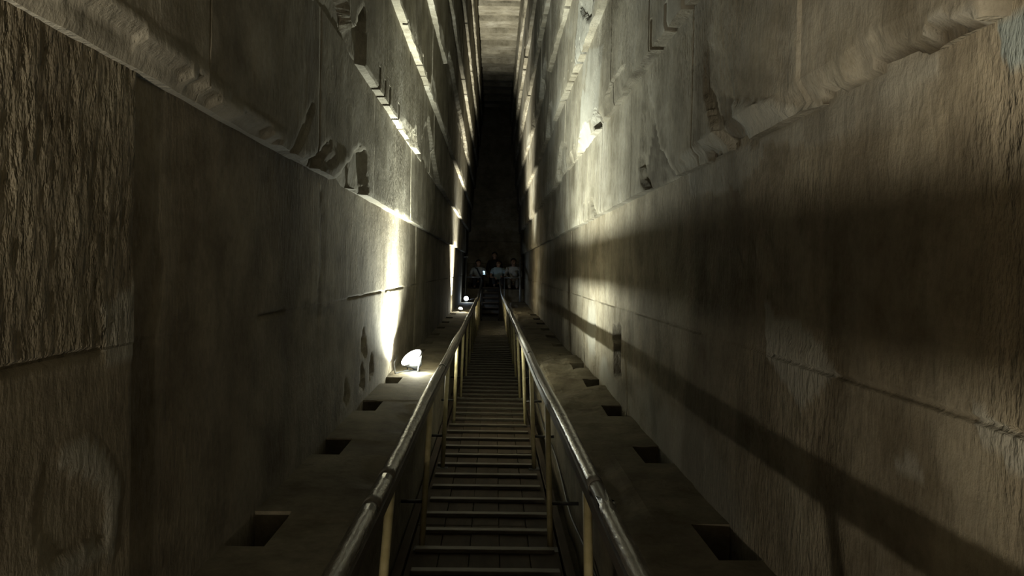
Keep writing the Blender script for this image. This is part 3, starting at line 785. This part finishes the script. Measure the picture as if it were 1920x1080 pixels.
def person(label, base, J, shirt, trousers, short_sleeve=False, hair_long=False, strap=None, shoe=SHOE, extra=None):
    """J: joint name -> point, relative to base; facing the camera (-y)"""
    t = thing('person', label, 'person', base, slope=False, group='visitors on the platform')
    V_ = {k: Vector(v) for k, v in J.items()}
    face = V_['face'].normalized()
    hd = V_['head']
    pts = {'pelvis': (V_['pelvis'], (.11, .085)), 'waist': (V_['waist'], (.10, .078)), 'chest': (V_['chest'], (.115, .08)), 'collar': (V_['collar'], (.075, .055)),
           'neck': (V_['neck'], .05), 'jaw': (hd + Vector((0, 0, -.055)) + face * .018, (.058, .062)), 'skull': (hd + Vector((0, 0, .03)), (.078, .088)), 'crown': (hd + Vector((0, 0, .095)) - face * .01, (.055, .062)),
           'nose': (hd + face * .098 + Vector((0, 0, -.012)), .012)}
    edges = [('pelvis', 'waist'), ('waist', 'chest'), ('chest', 'collar'), ('collar', 'neck'), ('neck', 'jaw'), ('jaw', 'skull'), ('skull', 'crown'), ('skull', 'nose')]
    sv = face.cross(Vector((0, 0, 1))).normalized()
    for s, K in ((-1, 'l'), (1, 'r')):
        ear = hd + sv * s * .085
        pts[K + 'ear'] = (ear, (.012, .02)); edges.append(('skull', K + 'ear'))
        pts[K + 'sh'] = (V_[K + 'sh'], .05); pts[K + 'el'] = (V_[K + 'el'], .042); pts[K + 'wr'] = (V_[K + 'wr'], .028)
        pts[K + 'hip'] = (V_[K + 'hip'], .085); pts[K + 'kn'] = (V_[K + 'kn'], .058); pts[K + 'an'] = (V_[K + 'an'], .038)
        toe = V_[K + 'an'] + Vector((0, -.15, -.035)); pts[K + 'toe'] = (toe, .032)
        edges += [('chest', K + 'sh'), (K + 'sh', K + 'el'), (K + 'el', K + 'wr'), ('pelvis', K + 'hip'), (K + 'hip', K + 'kn'), (K + 'kn', K + 'an'), (K + 'an', K + 'toe')]
        hand(pts, edges, K + 'wr', K + 'h', V_[K + 'wr'] - V_[K + 'el'], Vector((s, .2, 0)), .7)
    skin_obj('body', pts, edges, SKIN, t)
    # shirt
    sp = {k: (pts[k][0], tuple(q + .042 for q in pts[k][1])) for k in ('waist', 'chest', 'collar')}
    sp['hem'] = (V_['pelvis'] + Vector((0, 0, .02)), (.155, .13))
    se = [('hem', 'waist'), ('waist', 'chest'), ('chest', 'collar')]
    for K in 'lr':
        sp[K + 'sh'] = (V_[K + 'sh'], .08); se.append(('chest', K + 'sh'))
        e = V_[K + 'sh'].lerp(V_[K + 'el'], .62 if short_sleeve else 1.0); sp[K + 'el'] = (e, .062 if short_sleeve else .055); se.append((K + 'sh', K + 'el'))
        if not short_sleeve:
            sp[K + 'cuff'] = (V_[K + 'el'].lerp(V_[K + 'wr'], .88), .042); se.append((K + 'el', K + 'cuff'))
    sp = {k: sp[k] for k in ['hem'] + [q for q in sp if q != 'hem']}
    skin_obj('shirt', sp, se, shirt, t)
    tp = {'pelvis': (V_['pelvis'], (.15, .125)), 'belt': (V_['pelvis'].lerp(V_['waist'], .5), (.142, .118))}
    te = [('pelvis', 'belt')]
    for K in 'lr':
        tp[K + 'hip'] = (V_[K + 'hip'], .102); tp[K + 'kn'] = (V_[K + 'kn'], .076); tp[K + 'hem'] = (V_[K + 'kn'].lerp(V_[K + 'an'], .9), .062)
        te += [('pelvis', K + 'hip'), (K + 'hip', K + 'kn'), (K + 'kn', K + 'hem')]
    skin_obj('trousers', tp, te, trousers, t)
    for K in 'lr':
        a = V_[K + 'an']
        skin_obj('shoe', {'heel': (a + Vector((0, .035, -.04)), .04), 'mid': (a + Vector((0, -.06, -.045)), (.042, .036)), 'tip': (a + Vector((0, -.17, -.05)), (.036, .03))}, [('heel', 'mid'), ('mid', 'tip')], shoe, t)
    bm = bmesh.new()
    hc = hd + Vector((0, 0, .045)) - face * .012
    r = bmesh.ops.create_uvsphere(bm, u_segments=20, v_segments=14, radius=1.0)
    for v in bm.verts: v.co = hc + Vector((v.co.x * .094, v.co.y * .108, v.co.z * .100))
    bmesh.ops.delete(bm, geom=[v for v in bm.verts if ((v.co - hd).dot(face) > .015 and v.co.z < hd.z + .075) or v.co.z < hd.z - .045], context='VERTS')
    if hair_long:
        for q in range(-3, 4):
            a = hc - face * .075 + sv * q * .024
            add_tube(bm, [a + Vector((0, 0, .03)), a + Vector((0, .02, -.10)), a + Vector((0, .03, -.24))], [.026, .026, .012], 8)
    ho = bm_obj('hair', bm, HAIR, t, True)
    so = ho.modifiers.new('thickness', 'SOLIDIFY'); so.thickness = .012; so.offset = 0
    bm = bmesh.new()
    for s in (-1, 1):
        bmesh.ops.create_uvsphere(bm, u_segments=8, v_segments=6, radius=.011, matrix=Matrix.Translation(hd + face * .078 + sv * s * .032 + Vector((0, 0, .012))))
    bm_obj('eyes', bm, HAIR, t, True)
    bm = bmesh.new(); add_box(bm, hd + face * .082 + Vector((0, 0, -.06)), (.045, .012, .01), bevel=.003); bm_obj('mouth', bm, plain_lip, t)
    if strap is not None:
        a, b = V_['lsh'], V_['rhip']
        pth = [a + Vector((.03, 0, .07)), V_['chest'] + Vector((-.05, -.135, .05)), V_['waist'] + Vector((.05, -.13, .02)), b + Vector((.03, -.10, .08))]
        bm = bmesh.new()
        add_tube(bm, pth, .028, 8); bm_obj('bag_strap', bm, strap, t, True)
    return t
plain_lip = plain('lips', (0.28, 0.12, 0.09), (0.34, 0.15, 0.11), 0.5, scale=30, bmp=0)

def seated(seat_h, lean=0.0, knee=.46, spread=.1, la=None, ra=None, face=(0, -1, -.1)):
    J = dict(pelvis=(0, 0, seat_h + .09), waist=(0, .02 - lean * .3, seat_h + .28), chest=(0, -lean * .7, seat_h + .46), collar=(0, -lean * 1.0, seat_h + .58), neck=(0, -lean * 1.1 - .01, seat_h + .645),
             head=(0, -lean * 1.2 - .04, seat_h + .735 - lean * .12), face=face,
             lsh=(-.19, -lean * .9, seat_h + .53), rsh=(.19, -lean * .9, seat_h + .53),
             lhip=(-.10, -.03, seat_h + .07), rhip=(.10, -.03, seat_h + .07), lkn=(-spread - .03, -.42, seat_h + .06), rkn=(spread + .03, -.42, seat_h + .06),
             lan=(-spread, -.44, seat_h - knee + .10), ran=(spread, -.44, seat_h - knee + .10))
    J['lel'], J['lwr'] = la or ((-.27, -lean * .6 - .06, seat_h + .27), (-.16, -.30, seat_h + .17))
    J['rel'], J['rwr'] = ra or ((.27, -lean * .6 - .06, seat_h + .27), (.16, -.30, seat_h + .17))
    return J

def bench(label, x, y, w, h=.41):
    t = thing('bench', label, 'bench', (x, y, Z_TOP), slope=False)
    bm = bmesh.new(); add_box(bm, (0, 0, h + .02), (w, .32, .04), bevel=.006); bm_obj('seat', bm, BENCHWOOD, t)
    for sx in (-1, 1):
        bm = bmesh.new(); add_box(bm, (sx * (w / 2 - .06), 0, h / 2), (.05, .28, h), bevel=.004); bm_obj('leg', bm, BENCHWOOD, t)
    return t
YB = Y_STEP + .60
bench('dark low stool under the person in light blue at the stair head', .15, Y_STEP + .46, .36, .30)
bench('dark low bench under the seated person left of the stair', -.55, YB, .62)
bench('dark low bench under the seated person right of the stair', .66, YB + .02, .5, .33)

person('person in a pale blue shirt with dark diagonal strap, seated left behind the bar', (-.53, YB, Z_TOP),
       seated(.45, .04, .45, .10, ra=((.27, -.14, .72), (.20, -.40, .62)), face=(.5, -.85, -.2)), SH_PALE, CL_BLACK, strap=CL_NAVY)
person('person in a white top bending forward on a seat, right of the stair', (.66, YB, Z_TOP),
       seated(.37, .36, .40, .12, face=(-.3, -.8, -.6)), SH_WHITE, CL_GREY)
st = dict(pelvis=(0, 0, .95), waist=(0, 0, 1.12), chest=(0, 0, 1.32), collar=(0, .01, 1.46), neck=(0, 0, 1.52), head=(0, -.03, 1.63), face=(.2, -1, -.1),
          lsh=(-.19, .01, 1.40), rsh=(.19, .01, 1.40), lel=(-.25, .02, 1.12), rel=(.25, .02, 1.12), lwr=(-.24, -.1, .88), rwr=(.24, -.1, .88),
          lhip=(-.10, 0, .90), rhip=(.10, 0, .90), lkn=(-.11, -.02, .50), rkn=(.11, -.02, .50), lan=(-.11, .02, .10), ran=(.11, .02, .10))
person('person standing upright in black clothes in the middle of the platform', (.02, Y_STEP + .82, Z_TOP), st, CL_BLACK, CL_BLACK)
cr_ = seated(.34, .10, .34, .12, la=((-.26, -.12, .60), (-.14, -.36, .46)), face=(-.2, -.9, -.3))
person('person in a light blue top and dark trousers sitting low at the stair head', (.15, Y_STEP + .46, Z_TOP), cr_, SH_BLUE, CL_BLACK, short_sleeve=True, hair_long=True)
ph = thing('smartphone', 'small smartphone with a glowing cyan screen held over the left bar', 'phone', (-.33, YB - .50, Z_TOP + .56), slope=False)
ph.rotation_euler = (math.radians(-8), 0, math.radians(10))
bm = bmesh.new(); add_box(bm, (0, 0, .075), (.078, .009, .155), bevel=.004); bm_obj('case', bm, BLACKMETAL, ph)
bm = bmesh.new(); add_box(bm, (0, -.0055, .077), (.070, .002, .14)); bm_obj('screen', bm, SCREEN, ph)
